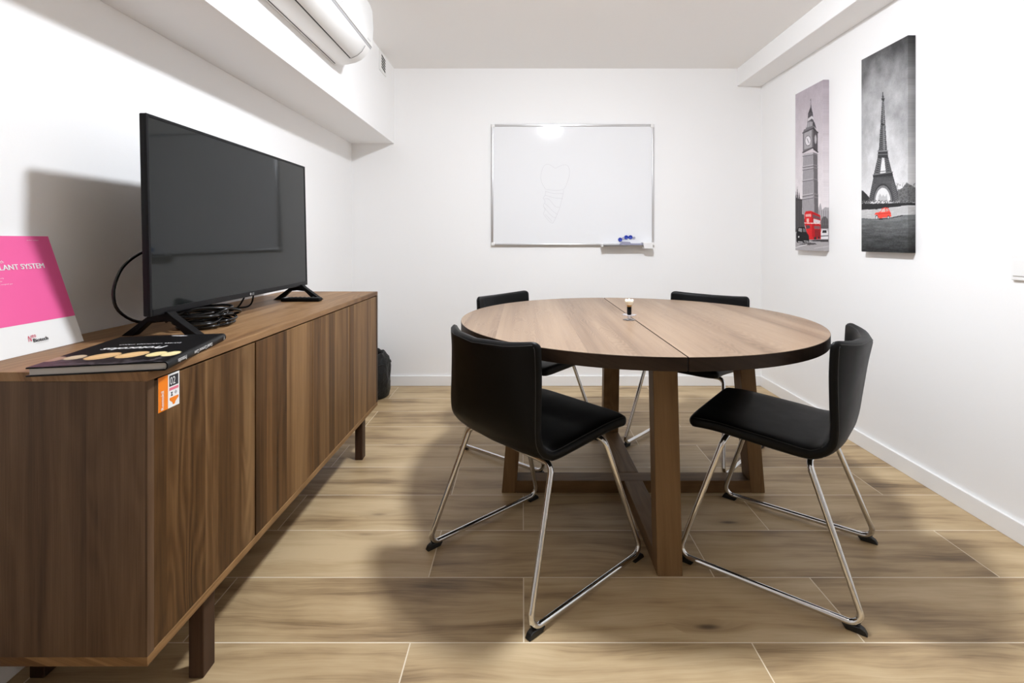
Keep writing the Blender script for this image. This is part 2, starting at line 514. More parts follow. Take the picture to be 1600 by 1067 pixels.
# ceiling lamp
lamp = thing('ceiling_light', 'round white dome ceiling lamp above the table', 'lamp', (LAMP[0], LAMP[1], ZC))
MB().lathe([(LAMP_R + 0.018, -0.016), (LAMP_R + 0.020, -0.012), (LAMP_R + 0.020, 0.0)], k=48).build('housing', M['white_plastic'], lamp, 40)
MB().lathe([(0.012, -0.062), (0.040, -0.060), (0.066, -0.054), (0.086, -0.045), (0.098, -0.034), (LAMP_R, -0.0165)], k=48).build('diffuser', M['lamp'], lamp, 40)

# ------------------------------------------------------------------ sideboard
CX0, CX1, CY0, CY1, CZ0, CZ1 = XL + 0.006, -0.764, 1.004, 2.604, 0.21, 0.81
O = (CX1, CY0, 0)
sb = thing('sideboard', 'long walnut sideboard with four plain doors on short dark legs along the left wall', 'sideboard', O)
PT = 0.019
wt = wood('walnut_top', 1, 0, 1.0, (0.13, 0.064, 0.027), (0.25, 0.138, 0.062), (0.37, 0.230, 0.118), strip=0.17, figure=0.9)
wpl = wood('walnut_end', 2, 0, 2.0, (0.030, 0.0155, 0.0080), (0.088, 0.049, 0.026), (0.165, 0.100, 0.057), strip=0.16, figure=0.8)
wst = wood('walnut_edge', 1, 2, 3.0, *WAL)
MB().box(CX0, CX1, CY0, CY1, CZ1 - PT, CZ1, 0.0012).build('top_panel', wt, sb, None, O)
MB().box(CX0, CX1, CY0, CY1, CZ0, CZ0 + PT, 0.0012).build('bottom_panel', wst, sb, None, O)
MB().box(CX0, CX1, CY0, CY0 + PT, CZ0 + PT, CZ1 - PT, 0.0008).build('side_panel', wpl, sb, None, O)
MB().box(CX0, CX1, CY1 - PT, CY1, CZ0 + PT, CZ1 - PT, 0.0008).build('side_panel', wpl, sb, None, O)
MB().box(CX0, CX0 + 0.008, CY0 + PT, CY1 - PT, CZ0 + PT, CZ1 - PT).build('back_panel', M['matt_black'], sb, None, O)
DY = [(CY0 + PT + 0.0015, 1.4115), (1.4175, 1.8005), (1.8022, 2.1860), (2.1905, CY1 - PT - 0.002)]
for i, (a, b) in enumerate(DY):
    dm = wood('walnut_door', 2, 1, 5.0 + i * 1.7, *[tuple(c * (0.74, 1.0, 0.94, 1.0)[i] for c in w_) for w_ in WAL], strip=(0.14, 0.066, 0.075, 0.08)[i], figure=(1.0, 0.35, 0.4, 0.4)[i], tone=(0.14, 0.26, 0.20, 0.20)[i], layer=(0.34, 0.14, 0.14, 0.14)[i])
    MB().box(CX1 - 0.021, CX1 - 0.0015, a, b, CZ0 + PT + 0.0015, CZ1 - PT - 0.0045, 0.0012).build('door', dm, sb, None, O)
wleg = wood('dark_walnut_leg', 2, 0, 9.0, (0.020, 0.010, 0.006), (0.045, 0.022, 0.013), (0.075, 0.040, 0.023))
for lx in (-0.822, CX0 + 0.05):
    for ly in (1.213, 2.420):
        MB().box(lx, lx + 0.037, ly, ly + 0.047, 0, CZ0, 0.003).build('leg', wleg, sb, None, O)
# rental sticker on the first door
ST = MB().box(CX1 - 0.0016, CX1 - 0.0010, 1.0355, 1.0995, 0.7150, 0.7885).build('sticker', M['print_white'], sb, None, O)
ST['label'] = 'orange and white sticker'
ox = CX1 - 0.0008
def flat(poly, x=ox, d=0.0002):
    return MB().prism([(y, z) for y, z in poly], 0, x - d, x)
flat([(1.0355, 0.7150), (1.0640, 0.7150), (1.0640, 0.7885), (1.0355, 0.7885)]).build('colour_band', M['orange'], ST, None, O)
flat([(1.0680, 0.7610), (1.0960, 0.7610), (1.0960, 0.7845), (1.0680, 0.7845)]).build('number_panel', M['print_dark'], ST, None, O)
flat([(1.0680, 0.7520), (1.0965, 0.7520), (1.0965, 0.7580), (1.0680, 0.7580)]).build('colour_band', M['print_pink'], ST, None, O)
flat([(1.0690, 0.7365), (1.0965, 0.7365), (1.0965, 0.7315), (1.0870, 0.7250), (1.0850, 0.7200), (1.0790, 0.7200), (1.0775, 0.7250), (1.0690, 0.7315)]).build('emblem', M['orange'], ST, None, O)
flat([(1.0725, 0.7480), (1.0790, 0.7480), (1.0765, 0.7440), (1.0790, 0.7395), (1.0725, 0.7395), (1.0750, 0.7440)]).build('emblem', M['print_dark'], ST, None, O)
flat([(1.0880, 0.7495), (1.0925, 0.7450), (1.0880, 0.7405), (1.0835, 0.7450)]).build('emblem', M['grey_plastic'], ST, None, O)
lettering('02', M['print_white'], ST, Vector((ox, 1.0695, 0.7645)) - Vector(O), (0, 1, 0), (0, 0, 1), w=0.0165, h=0.0165)
lettering('Rentokil', M['print_white'], ST, Vector((ox, 1.0510, 0.7180)) - Vector(O), (0, 0, 1), (0, -1, 0), w=0.040, h=0.0085, heavy=0.05)

# ------------------------------------------------------------------ television
TX, TY0, TY1, TZ0, TZ1 = -1.005, 1.332, 2.307, 0.872, 1.424
TO = (TX, (TY0 + TY1) / 2, CZ1)
tv = thing('television', 'large flat black television switched off on the sideboard', 'television', TO)
lean = 0.012
def leaned(mb):
    for v in mb.bm.verts:
        v.co.x -= (v.co.z - TZ0) / (TZ1 - TZ0) * lean
    return mb
bz = 0.009
leaned(MB().box(TX - 0.020, TX - 0.002, TY0, TY1, TZ0, TZ1, 0.003)
       .box(TX - 0.062, TX - 0.018, TY0 + 0.13, TY1 - 0.13, TZ0 + 0.015, TZ0 + 0.33, 0.012)).build('housing', M['black_plastic'], tv, None, TO)
fr = MB()
fr.box(TX - 0.004, TX, TY0, TY0 + bz, TZ0, TZ1, 0.0012).box(TX - 0.004, TX, TY1 - bz, TY1, TZ0, TZ1, 0.0012)
fr.box(TX - 0.004, TX, TY0 + bz, TY1 - bz, TZ1 - bz, TZ1, 0.0012).box(TX - 0.004, TX + 0.001, TY0 + bz, TY1 - bz, TZ0, TZ0 + 0.018, 0.0012)
bzl = leaned(fr).build('bezel', M['black_plastic'], tv, None, TO)
leaned(MB().box(TX - 0.006, TX - 0.0018, TY0 + bz, TY1 - bz, TZ0 + 0.018, TZ1 - bz)).build('screen', M['screen'], tv, None, TO)
lettering('LG', plain('silver_print', (0.5, 0.5, 0.5), 0.3), bzl, Vector((TX + 0.0012, 1.832, TZ0 + 0.005)) - Vector(TO), (0, 1, 0), (0, 0, 1), h=0.008)
MB().prism([(1.822 + 0.0045 * math.cos(a), TZ0 + 0.009 + 0.0045 * math.sin(a)) for a in np.linspace(0, 2 * math.pi, 20)[:-1]], 0, TX + 0.0010, TX + 0.0014).build('emblem', M['grey_plastic'], bzl, None, TO)
for fy in (1.398, 2.243):
    yc = fy
    prof = [(-1.128, CZ1), (-1.095, CZ1), (-1.052, 0.849), (-1.020, 0.853), (-0.985, 0.849), (-0.945, CZ1 + 0.0), (-0.908, CZ1 + 0.0),
            (-0.985, 0.866), (-0.998, 0.878), (-1.040, 0.878), (-1.052, 0.866)]
    mb = MB().prism(prof, 1, yc - 0.014, yc + 0.014, 0.002)
    mb.build('foot', M['matt_black'], tv, None, TO)
for y0, y1 in ((1.905, 1.865), (1.965, 1.955)):
    P = catmull([(TX - 0.055, y0, 0.90), (TX - 0.062, y0 - 0.006, 0.868), (TX - 0.072, y1, 0.826), (TX - 0.10, y1 - 0.02, CZ1 + 0.005), (TX - 0.20, y1 - 0.03, CZ1 + 0.004), (XL + 0.012, y1 - 0.03, CZ1 + 0.004)], 8)
    MB().tube(P, 0.0032, 8).build('cable', M['matt_black'], tv, 60, TO)

# looped black cable under and beside the television
cab = thing('power_cable', 'black cable coiled under the television with a long loop rising behind its edge', 'cable', (-0.99, 1.57, CZ1))
rs = np.random.RandomState(4)
P = []
for i in range(11 * 12):
    k, a = divmod(i, 12); th = 2 * math.pi * a / 12
    rx = 0.060 + 0.016 * math.sin(k * 2.1 + 0.4) + 0.004 * rs.randn(); ry = 0.078 + 0.018 * math.cos(k * 1.7)
    zz = CZ1 + 0.005 + 0.0035 * k + 0.011 * (1 + math.sin(th * 1.0 + k * 1.3)) * (k / 12.0)
    P.append((-1.000 + 0.012 * math.sin(k * 1.9) + rx * math.cos(th + 0.2 * math.sin(k)), 1.550 + 0.014 * math.cos(k * 2.3) + ry * math.sin(th), zz))
P += [(-1.04, 1.49, CZ1 + 0.03), (-1.085, 1.497, 0.836)]
P += [(-1.12, 1.435, 0.842), (-1.12, 1.367, 0.884), (-1.12, 1.350, 0.931), (-1.12, 1.362, 0.975), (-1.12, 1.389, 1.010), (-1.11, 1.43, 1.040), (-1.09, 1.485, 1.062)]
MB().tube(catmull(P, 4), 0.0042, 8).build('cord', M['cord'], cab, 60, cab.location)
MB().tube(catmull([(-1.065, 1.47, CZ1 + 0.026), (-1.00, 1.50, CZ1 + 0.058), (-0.945, 1.55, CZ1 + 0.056), (-0.925, 1.60, CZ1 + 0.044), (-0.935, 1.63, CZ1 + 0.032), (-0.98, 1.635, CZ1 + 0.022), (-1.05, 1.60, CZ1 + 0.02)], 8), 0.0042, 8).build('cord', M['cord'], cab, 60, cab.location)
mb = MB(); mb.box(-1.005, -0.965, 1.46, 1.475, CZ1 + 0.001, CZ1 + 0.012, 0.003); mb.build('cable_tie', M['matt_black'], cab, None, cab.location)

# remote control in front of the far foot
rc = thing('remote_control', 'slim black remote control lying at the far foot of the television', 'remote', (-0.975, 2.178, CZ1))
MB().box(-0.085, 0.085, -0.021, 0.021, 0.0, 0.017, 0.006, 3).build('body', M['matt_black'], rc, 40)
for ix in range(7):
    for iy in range(3):
        MB().lathe([(0.0045, 0.0165), (0.004, 0.0185)], (-0.068 + ix * 0.019, -0.012 + iy * 0.012, 0), 12).build('button', M['grey_plastic'] if ix == 0 else M['rubber'], rc)

# ------------------------------------------------------------------ brochure leaning on the wall
b0 = np.array([-1.163, 1.092, CZ1 + 0.0005]); bu = np.array([-0.006, 0.222, 0.0]); bv = np.array([-0.094, -0.002, 0.279])
bn = np.cross(bu, bv); bn /= np.linalg.norm(bn)
BO = (-1.163, 1.2, CZ1)
br = thing('brochure', 'pink and white brochure leaning against the left wall on the sideboard', 'brochure', BO)
def slab(u0, u1, v0, v1, n0, n1):
    t = bmesh.new(); vs = []
    for n in (n0, n1):
        vs.append([t.verts.new(b0 + bu * u + bv * v + bn * n) for u, v in ((u0, v0), (u1, v0), (u1, v1), (u0, v1))])
    t.faces.new(vs[0][::-1]); t.faces.new(vs[1])
    for i in range(4):
        t.faces.new((vs[0][i], vs[0][(i + 1) % 4], vs[1][(i + 1) % 4], vs[1][i]))
    return MB().add(t)
slab(0, 1, 0, 1, -0.004, 0).build('booklet', M['paper'], br, None, BO)
slab(0, 1, 0.245, 1, 0.0000, 0.0003).build('cover_panel', M['pink'], br, None, BO)
def btext(s, u, v, w, h, m, **k):
    lettering(s, m, br, b0 + bu * u + bv * v - np.array(BO), bu, bv, w=w, h=h, lift=0.0013, **k)
btext('IMPLANT SYSTEM', 0.190, 0.705, 0.140, 0.0135, M['print_white'], heavy=0.045)
btext('Neobiotech', 0.190, 0.765, 0.042, 0.0075, M['print_white'])
for i, w in enumerate((0.024, 0.030, 0.024, 0.046)):
    btext('-' * 14 if False else 'implant surgical guide'[:8 + i * 4], 0.190, 0.660 - i * 0.026, w, 0.0032, M['print_white'])
btext('product catalogue', 0.72, 0.955, 0.030, 0.003, M['print_white'])
btext('N', 0.360, 0.095, 0.010, 0.014, M['print_red'], shear=0.3)
btext('eo', 0.410, 0.122, 0.010, 0.007, M['print_red'])
btext('Biotech', 0.412, 0.082, 0.037, 0.009, M['print_dark'], heavy=0.04)
btext('implant solution', 0.430, 0.066, 0.032, 0.0026, M['grey_plastic'])

# ------------------------------------------------------------------ hardback book
ang = math.radians(12.0)
upv = np.array([math.sin(ang), -math.cos(ang), 0]); rgt = np.array([-math.cos(ang), -math.sin(ang), 0])
BW, BHt, BTk = 0.247, 0.315, 0.0185
near = np.array([-0.733, 1.018, CZ1]); Cb = near - BHt * upv
BKO = tuple(near + rgt * BW / 2 - upv * BHt / 2)
bk = thing('hardback_book', 'black hardback book with a row of teeth on its cover lying at the sideboard corner', 'book', BKO)
Mb = Matrix(((rgt[0], upv[0], 0, Cb[0]), (rgt[1], upv[1], 0, Cb[1]), (0, 0, 1, Cb[2]), (0, 0, 0, 1)))
def bpart(mb, name, mat, smooth=None):
    bmesh.ops.transform(mb.bm, matrix=Mb, verts=mb.bm.verts[:])
    bmesh.ops.recalc_face_normals(mb.bm, faces=mb.bm.faces[:])
    return mb.build(name, mat, bk, smooth, BKO)
bpart(MB().box(0.006, BW, 0, BHt, BTk - 0.0028, BTk, 0.0006).box(0.006, BW, 0, BHt, 0, 0.0028, 0.0006), 'cover', M['book_black'])
bpart(MB().box(0.004, BW - 0.004, 0.004, BHt - 0.004, 0.0026, BTk - 0.0026), 'page_block', M['pages'])
sp = []
for i in range(9):
    a = math.pi / 2 + math.pi * i / 8
    sp.append((0.006 + 0.0075 * math.cos(a), BTk / 2 + BTk / 2 * math.sin(a)))
sp += [(0.006 + 0.0048 * math.cos(a), BTk / 2 + (BTk / 2 - 0.0028) * math.sin(a)) for a in np.linspace(1.5 * math.pi, 0.5 * math.pi, 9)]
spine = bpart(MB().prism(sp, 1, 0, BHt), 'spine', M['book_black'], 40)
def cover_paint(V):
    q = to_px(V); c = Canvas(30 + 0 * q[:, 0], q[:, 1]); c.X = (q[:, 0] - 30) * 4.848; c.Y = (q[:, 1] - 490) * 4.848
    x, y = c.X, c.Y
    c.c[:] = (15, 14, 15)
    d = V - Cb; v = d @ upv; u = d @ rgt
    nz = vnoise(u * 60, v * 60, 3)
    band = np.clip((v - 0.215) / 0.04, 0, 1)
    c.blend(band * np.clip(u / BW * 1.2 - 0.1, 0, 1) * 0.8, (72, 56, 60))
    c.blend((v > 0.262) * np.clip((nz - 0.50) * 5, 0, 1) * 0.55, (120, 112, 120))
    for (cx, cy, rx, ry, col, rot) in ((265, 345, 95, 15, (150, 118, 100), -0.16), (425, 331, 95, 14, (188, 168, 140), -0.15), (630, 322, 152, 19, (205, 168, 120), -0.15),
                                       (855, 311, 138, 18, (208, 172, 122), -0.15), (1040, 305, 86, 15, (222, 206, 150), -0.17), (1150, 303, 80, 15, (226, 212, 160), -0.18)):
        c.ell(cx, cy + 4, rx, ry, (48, 36, 34), 0.9, rot)
        c.ell(cx, cy, rx * 0.97, ry * 0.95, col, 1, rot)
        c.ell(cx + rx * 0.1, cy - ry * 0.25, rx * 0.7, ry * 0.4, tuple(min(255, k + 16) for k in col), 0.7, rot)
    c.ell(1215, 167, 60, 4, (190, 190, 190), 0.9, 0.0)
    c.ell(1110, 158, 70, 5, (120, 90, 66), 0.6, -0.05)
    return c.c
cv = grid_mesh('cover_picture', [(Cb + rgt * 0.0065 + np.array([0, 0, BTk + 0.0004]), rgt * (BW - 0.0070), upv * (BHt - 0.0005), 130, 170)], cover_paint, M['cover_print'], bk, BKO)
def ktext(s, u, v, w, h, **k):
    lettering(s, M['print_white'], bk, Cb + rgt * u + upv * v + np.array([0, 0, BTk + 0.0004]) - np.array(BKO), rgt, upv, w=w, h=h, lift=0.0003, **k)
ktext('Protocolos', 0.072, 0.146, 0.132, 0.027, shear=0.3, heavy=0.05)
ktext('DANIEL CARMONA CANO', 0.060, 0.108, 0.130, 0.009, bold=0.0)
sx = -rgt
def stext(s, v, w, h):
    # runs along the spine towards the near end, letter feet towards the front cover
    p = Cb + upv * v + sx * 0.0018 + np.array([0, 0, BTk / 2 + h / 2])
    lettering(s, M['print_white'], spine, p - np.array(BKO), upv, (0, 0, -1), w=w, h=h, lift=0.0003, heavy=0.05)
stext('Protocolos', 0.233, 0.040, 0.0095)
stext('Daniel Carmona Cano', 0.094, 0.100, 0.0085)
stext('Y', 0.012, 0.008, 0.008)

# ------------------------------------------------------------------ dining table
TCX, TCY, TR, TTOP, TTH = 0.475, 2.145, 0.736, 0.745, 0.042
tb = thing('dining_table', 'round brown oak table with a split top on a crossed trestle base', 'table', (TCX, TCY, 0))
def half(sign):
    g = 0.0016
    pts = [(sign * g, -math.sqrt(TR ** 2 - g * g))]
    n = 72
    a0, a1 = -math.pi / 2, math.pi / 2
    pts = []
    for i in range(n + 1):
        a = a0 + (a1 - a0) * i / n
        pts.append((sign * max(g, TR * math.cos(a)), TR * math.sin(a)))
    return MB().prism(pts, 2, TTOP - TTH, TTOP, 0.0022)
oa = wood('brown_oak_left', 1, 0, 21.0, *OAK, strip=0.15, figure=3.2, rough=0.30, layer=0.34, spec=0.35, ringf=380.0)
ob_ = wood('brown_oak_right', 1, 0, 25.0, *OAK, strip=0.17, figure=2.8, rough=0.30, layer=0.28, tone=0.12, spec=0.3, ringf=380.0)
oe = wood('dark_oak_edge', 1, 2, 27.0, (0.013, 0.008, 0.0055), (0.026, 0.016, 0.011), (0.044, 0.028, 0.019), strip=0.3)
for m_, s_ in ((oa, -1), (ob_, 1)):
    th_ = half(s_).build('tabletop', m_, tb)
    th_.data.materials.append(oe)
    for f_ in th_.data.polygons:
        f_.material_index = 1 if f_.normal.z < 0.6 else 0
lw = wood('brown_oak_leg', 2, 0, 31.0, *LEG, strip=0.2, figure=1.0)
lb = wood('brown_oak_beam', 0, 1, 33.0, *LEG, strip=0.2)
lb2 = wood('brown_oak_cross_beam', 1, 0, 35.0, *LEG, strip=0.2)
HW = 0.040
def leg_poly(s):
    # radial coordinate: foot flares outwards
    return [(s * 0.502, 0.0), (s * 0.563, 0.0), (s * 0.506, TTOP - TTH), (s * 0.442, TTOP - TTH)]
for s_ in (-1, 1):
    MB().prism(leg_poly(s_), 1, -HW, HW, 0.0025).build('leg', lw, tb)
    MB().prism(leg_poly(s_), 0, -HW - 0.001, HW + 0.001, 0.0025).build('leg', lw, tb)
MB().box(-0.502, 0.502, -HW + 0.001, HW - 0.001, 0.0, 0.052, 0.0025).build('stretcher', lb, tb)
MB().box(-HW, HW, -0.502, -HW + 0.001, 0.0, 0.0525, 0.0025).build('stretcher', lb2, tb)
MB().box(-HW, HW, HW - 0.001, 0.502, 0.0, 0.0525, 0.0025).build('stretcher', lb2, tb)
MB().box(-0.45, 0.45, -HW, HW, TTOP - TTH - 0.0, TTOP - TTH + 0.012).build('underframe', lb, tb)

# dental model standing on the table
dm = thing('tooth_model', 'small tooth implant model on a clear base standing on the table', 'model', (0.449, 2.068, TTOP))
def petal(r, h, a):
    k = 1.0 + (0.16 * math.cos(6 * a) if r > 0.02 else 0)
    return r * k, h
MB().lathe([(0.0215, 0.0), (0.0225, 0.001), (0.0225, 0.003), (0.0205, 0.004), (0.008, 0.0045), (0.0065, 0.008), (0.0065, 0.015), (0.012, 0.0185), (0.024, 0.0205), (0.0275, 0.0225), (0.0265, 0.0238), (0.0105, 0.0222)], k=48, fn=petal).build('clear_base', M['clear'], dm, 60)
pr = [(0.007, 0.0225), (0.0085, 0.025)]
for i in range(9):
    pr += [(0.0098, 0.027 + i * 0.0032), (0.0086, 0.0286 + i * 0.0032)]
MB().lathe(pr + [(0.0100, 0.0555), (0.0095, 0.0560)], k=24).build('implant_screw', M['matt_black'], dm, 20)
MB().lathe([(0.0085, 0.0560), (0.0095, 0.060), (0.0115, 0.0635)], k=24).build('tooth_neck', M['tooth_neck'], dm, 60)
def molar(r, h, a):
    t = max(0.0, (h - 0.070) / 0.016)
    lob = 1.0 + 0.07 * math.cos(4 * a + 0.8)
    hh = h + (0.0032 * math.cos(4 * a + 0.8) * min(1, t) * min(1.0, r / 0.010) if h > 0.078 else 0)
    return r * lob, hh
MB().lathe([(0.0112, 0.0630), (0.0140, 0.0680), (0.0162, 0.0740), (0.0168, 0.0790), (0.0160, 0.0832), (0.0135, 0.0855), (0.0100, 0.0850), (0.0055, 0.0825), (0.0010, 0.0815)], k=48, fn=molar).build('crown', M['tooth'], dm, 60)

# ------------------------------------------------------------------ chairs
def make_chair(name, label):
    ch = thing(name, label, 'chair', (0, 0, 0), 'black leather chairs around the round table')
    # centre line of the padded shell (forward, up), from the front edge of the seat to the top of the back
    line = catmull([(0.243, 0.459, 0), (0.16, 0.462, 0), (0.06, 0.455, 0), (-0.04, 0.446, 0), (-0.11, 0.441, 0), (-0.160, 0.449, 0),
                    (-0.194, 0.478, 0), (-0.211, 0.526, 0), (-0.223, 0.606, 0), (-0.236, 0.696, 0), (-0.251, 0.775, 0)], 7)
    S = [0.0]
    for a, b in zip(line, line[1:]):
        S.append(S[-1] + (b - a).length)
    L = S[-1]
    # more rings near the two ends so that they round off
    ss = sorted(set([round(d, 5) for d in (0, 0.0015, 0.004, 0.008, 0.013, 0.019, 0.026)] + [round(L - d, 5) for d in (0, 0.0015, 0.004, 0.008, 0.013, 0.019, 0.026)] + [round(x, 5) for x in S if 0.03 < x < L - 0.03]))
    def at(q):
        q = min(max(q, 0.0), L)
        for i in range(len(S) - 1):
            if q <= S[i + 1] + 1e-9:
                t = (q - S[i]) / (S[i + 1] - S[i]); p = line[i].lerp(line[i + 1], t); break
        a = line[max(0, i - 1)]; b = line[min(len(line) - 1, i + 2)]
        tg = (b - a).normalized()
        return p, tg
    K = 40
    rings = []
    for q in ss:
        p, tg = at(q)
        nrm = Vector((tg.y, -tg.x, 0))          # faces up on the seat, forward on the back
        f = q / L
        fb = max(0.0, min(1.0, (q - 0.37) / (L - 0.37)))      # 0 at the bend, 1 at the top of the back
        th = 0.046 + (0.034 - 0.046) * max(0.0, min(1.0, (f - 0.35) / 0.3))
        d = min(q, L - q)
        er = 0.016
        ks = math.sqrt(max(0.0, 1 - (1 - min(d, er) / er) ** 2)) if d < er else 1.0
        cr = 0.024
        hw = 0.222 - (cr - math.sqrt(max(0.0, cr * cr - (cr - min(d, cr)) ** 2)))
        if f > 0.55:
            hw -= 0.004 * fb
        bow = 0.074 * fb ** 0.85
        dish = 0.010 * max(0.0, 1 - abs(f - 0.25) / 0.25)
        ring = []
        for j in range(K):
            a = 2 * math.pi * j / K
            ca, sa = math.cos(a), math.sin(a)
            e = 0.28
            x = hw * math.copysign(abs(ca) ** e, ca); n = 0.5 * th * max(ks, 0.08) * math.copysign(abs(sa) ** 0.55, sa)
            n += (bow + dish) * (abs(x) / 0.222) ** 2.2 - dish
            r = p + nrm * n
            ring.append(Vector((x, r.x, r.y)))
        rings.append(ring)
    cut = min(range(len(ss)), key=lambda i: abs(ss[i] - 0.405))
    def shell(lo, hi, name):
        t = bmesh.new(); vr = [[t.verts.new(v) for v in r] for r in rings[lo:hi + 1]]
        for A, B in zip(vr, vr[1:]):
            for j in range(K):
                t.faces.new((A[j], A[(j + 1) % K], B[(j + 1) % K], B[j]))
        t.faces.new(vr[0][::-1]); t.faces.new(vr[-1])
        return MB().add(t).build(name, M['leather'], ch, 50)
    seat = shell(0, cut, 'seat'); back = shell(cut, len(ss) - 1, 'backrest')
    # stitched seams along the front and rear edges
    def seam(idx, lo, hi, parent):
        c = [sum((v for v in r), Vector()) / K for r in rings]
        P = [rings[i][idx] + (rings[i][idx] - c[i]).normalized() * 0.0004 for i in range(lo, hi)]
        MB().tube(P, 0.0013, 6).build('seam', M['thread'], parent, 60)
    for idx in (3, K // 2 - 3, K // 2 + 3, K - 3):
        seam(idx, 4, cut, seat); seam(idx, cut, len(ss) - 4, back)
    top = rings[len(ss) - 4]
    for a, b in ((3, K // 2 - 3), (K // 2 + 3, K - 3)):
        c = sum((v for v in top), Vector()) / K
        MB().tube([top[j] + (top[j] - c).normalized() * 0.0002 + Vector((0, 0, 0.0002)) for j in range(a, b + 1)], 0.0013, 6).build('seam', M['thread'], back, 60)
    # bent chrome tube on each side with black glides
    R = 0.0092
    for s in (-1, 1):
        zt = 0.421
        P = fillet([(s * 0.03, 0.128, zt), (s * 0.205, 0.128, zt), (s * 0.258, 0.262, 0.018), (s * 0.258, -0.262, 0.018), (s * 0.205, -0.118, zt - 0.010), (s * 0.03, -0.118, zt - 0.010)], 0.030, 8)
        leg = MB().tube(P, R, 14).build('leg_frame', M['chrome'], ch, 60)
        for yy, sg in ((0.262, 1), (-0.262, -1)):
            gl = MB().prism([(yy + sg * 0.005, 0.0), (yy - sg * 0.046, 0.0), (yy - sg * 0.056, 0.013), (yy - sg * 0.036, 0.016), (yy - sg * 0.012, 0.018), (yy - sg * 0.002, 0.013)], 0, s * 0.258 - 0.0098, s * 0.258 + 0.0098, 0.002)
            gl.build('glide', M['rubber'], leg)
    MB().box(-0.06, 0.06, -0.135, 0.145, 0.421, 0.432, 0.003).build('mounting_plate', M['matt_black'], ch)
    return ch
def rot_for(fx, fy):
    return math.atan2(-fx, fy)
CH = [((0.039, 1.700), (0.743, 0.669), 'black leather chair with its back to the viewer, nearest chair to the sideboard'),
      ((0.894, 1.712), (-0.785, 0.620), 'black leather chair seen from its side, front edge facing left, near the right wall'),
      ((0.047, 2.617), (0.800, -0.600), 'far black leather chair behind the table on the side of the sideboard'),
      ((0.897, 2.578), (-0.690, -0.724), 'far black leather chair behind the table in front of the right wall')]
c0 = make_chair('dining_chair', CH[0][2])
for i, ((x, y), (fx, fy), lab) in enumerate(CH):
    if i == 0:
        c0.location = (x, y, 0); c0.rotation_euler = (0, 0, rot_for(fx, fy))
    else:
        dup(c0, (x, y, 0), rot_for(fx, fy), lab)

# ------------------------------------------------------------------ whiteboard
WX0, WX1, WZ0, WZ1 = -0.230, 0.978, 1.040, 1.942
WY = YB - 0.020
WO = (WX0, YB, WZ0)
wb = thing('whiteboard', 'large white dry-erase board with an aluminium frame on the back wall', 'whiteboard', WO)
MB().box(WX0 + 0.008, WX1 - 0.008, WY + 0.005, YB, WZ0 + 0.008, WZ1 - 0.008).build('writing_surface', M['board'], wb, None, WO)
FW = 0.017
for nm, b in (('rail', (WX0 + FW, WX1 - FW, WZ1 - FW, WZ1)), ('rail', (WX0 + FW, WX1 - FW, WZ0, WZ0 + FW)), ('stile', (WX0, WX0 + FW, WZ0 + FW, WZ1 - FW)), ('stile', (WX1 - FW, WX1, WZ0 + FW, WZ1 - FW))):
    MB().box(b[0], b[1], WY - 0.002, YB, b[2], b[3], 0.004, 3).build('frame_' + nm, M['aluminium'], wb, 40, WO)
for cx in (WX0, WX1 - 0.026):
    for cz in (WZ0, WZ1 - 0.026):
        MB().box(cx - 0.001, cx + 0.027, WY - 0.004, YB, cz - 0.001, cz + 0.027, 0.006, 3).build('corner_cap', M['white_plastic'], wb, 40, WO)
tray = MB().prism([(YB - 0.012, WZ0 + 0.004), (YB - 0.078, WZ0 - 0.006), (YB - 0.082, WZ0 + 0.006), (YB - 0.078, WZ0 + 0.006), (YB - 0.075, WZ0 - 0.002), (YB - 0.012, WZ0 + 0.008)], 0, 0.585, 0.955).build('pen_tray', M['aluminium'], wb, None, WO)
MB().box(0.580, 0.590, YB - 0.083, YB - 0.012, WZ0 - 0.008, WZ0 + 0.016, 0.002).build('end_cap', M['white_plastic'], tray, None, WO)
# faint drawing of a tooth on an implant
def wpt(cx, cy):
    px, py = 750 + cx / 4.4467, 180 + cy / 4.4467
    yy = WY + 0.0044
    return ((px - PX0) / FPX * yy, yy, CAMH - (py - PY0) / FPX * yy)
dr = MB()
strokes = [[(455, 515), (430, 470), (422, 430), (428, 390), (445, 352), (470, 340), (500, 352), (522, 368), (548, 356), (580, 345), (608, 350), (622, 380), (620, 420), (605, 470), (580, 515), (515, 522), (455, 515)],
           [(455, 525), (452, 555), (440, 575), (452, 600), (440, 628), (452, 655), (442, 685), (462, 715), (490, 745), (510, 745), (535, 690), (552, 650), (565, 600), (575, 560), (580, 520)],
           [(456, 530), (515, 545), (576, 545)], [(452, 555), (510, 572), (574, 580)], [(446, 580), (480, 585), (520, 632), (552, 640)], [(448, 610), (480, 640), (510, 670), (540, 690)],
           [(446, 640), (478, 680), (505, 705), (525, 715)], [(452, 690), (480, 715), (500, 740)]]
for s in strokes:
    dr.tube(catmull([wpt(*p) for p in s], 4), 0.0008, 5)
dr.build('marker_drawing', M['marker'], wb, None, WO)

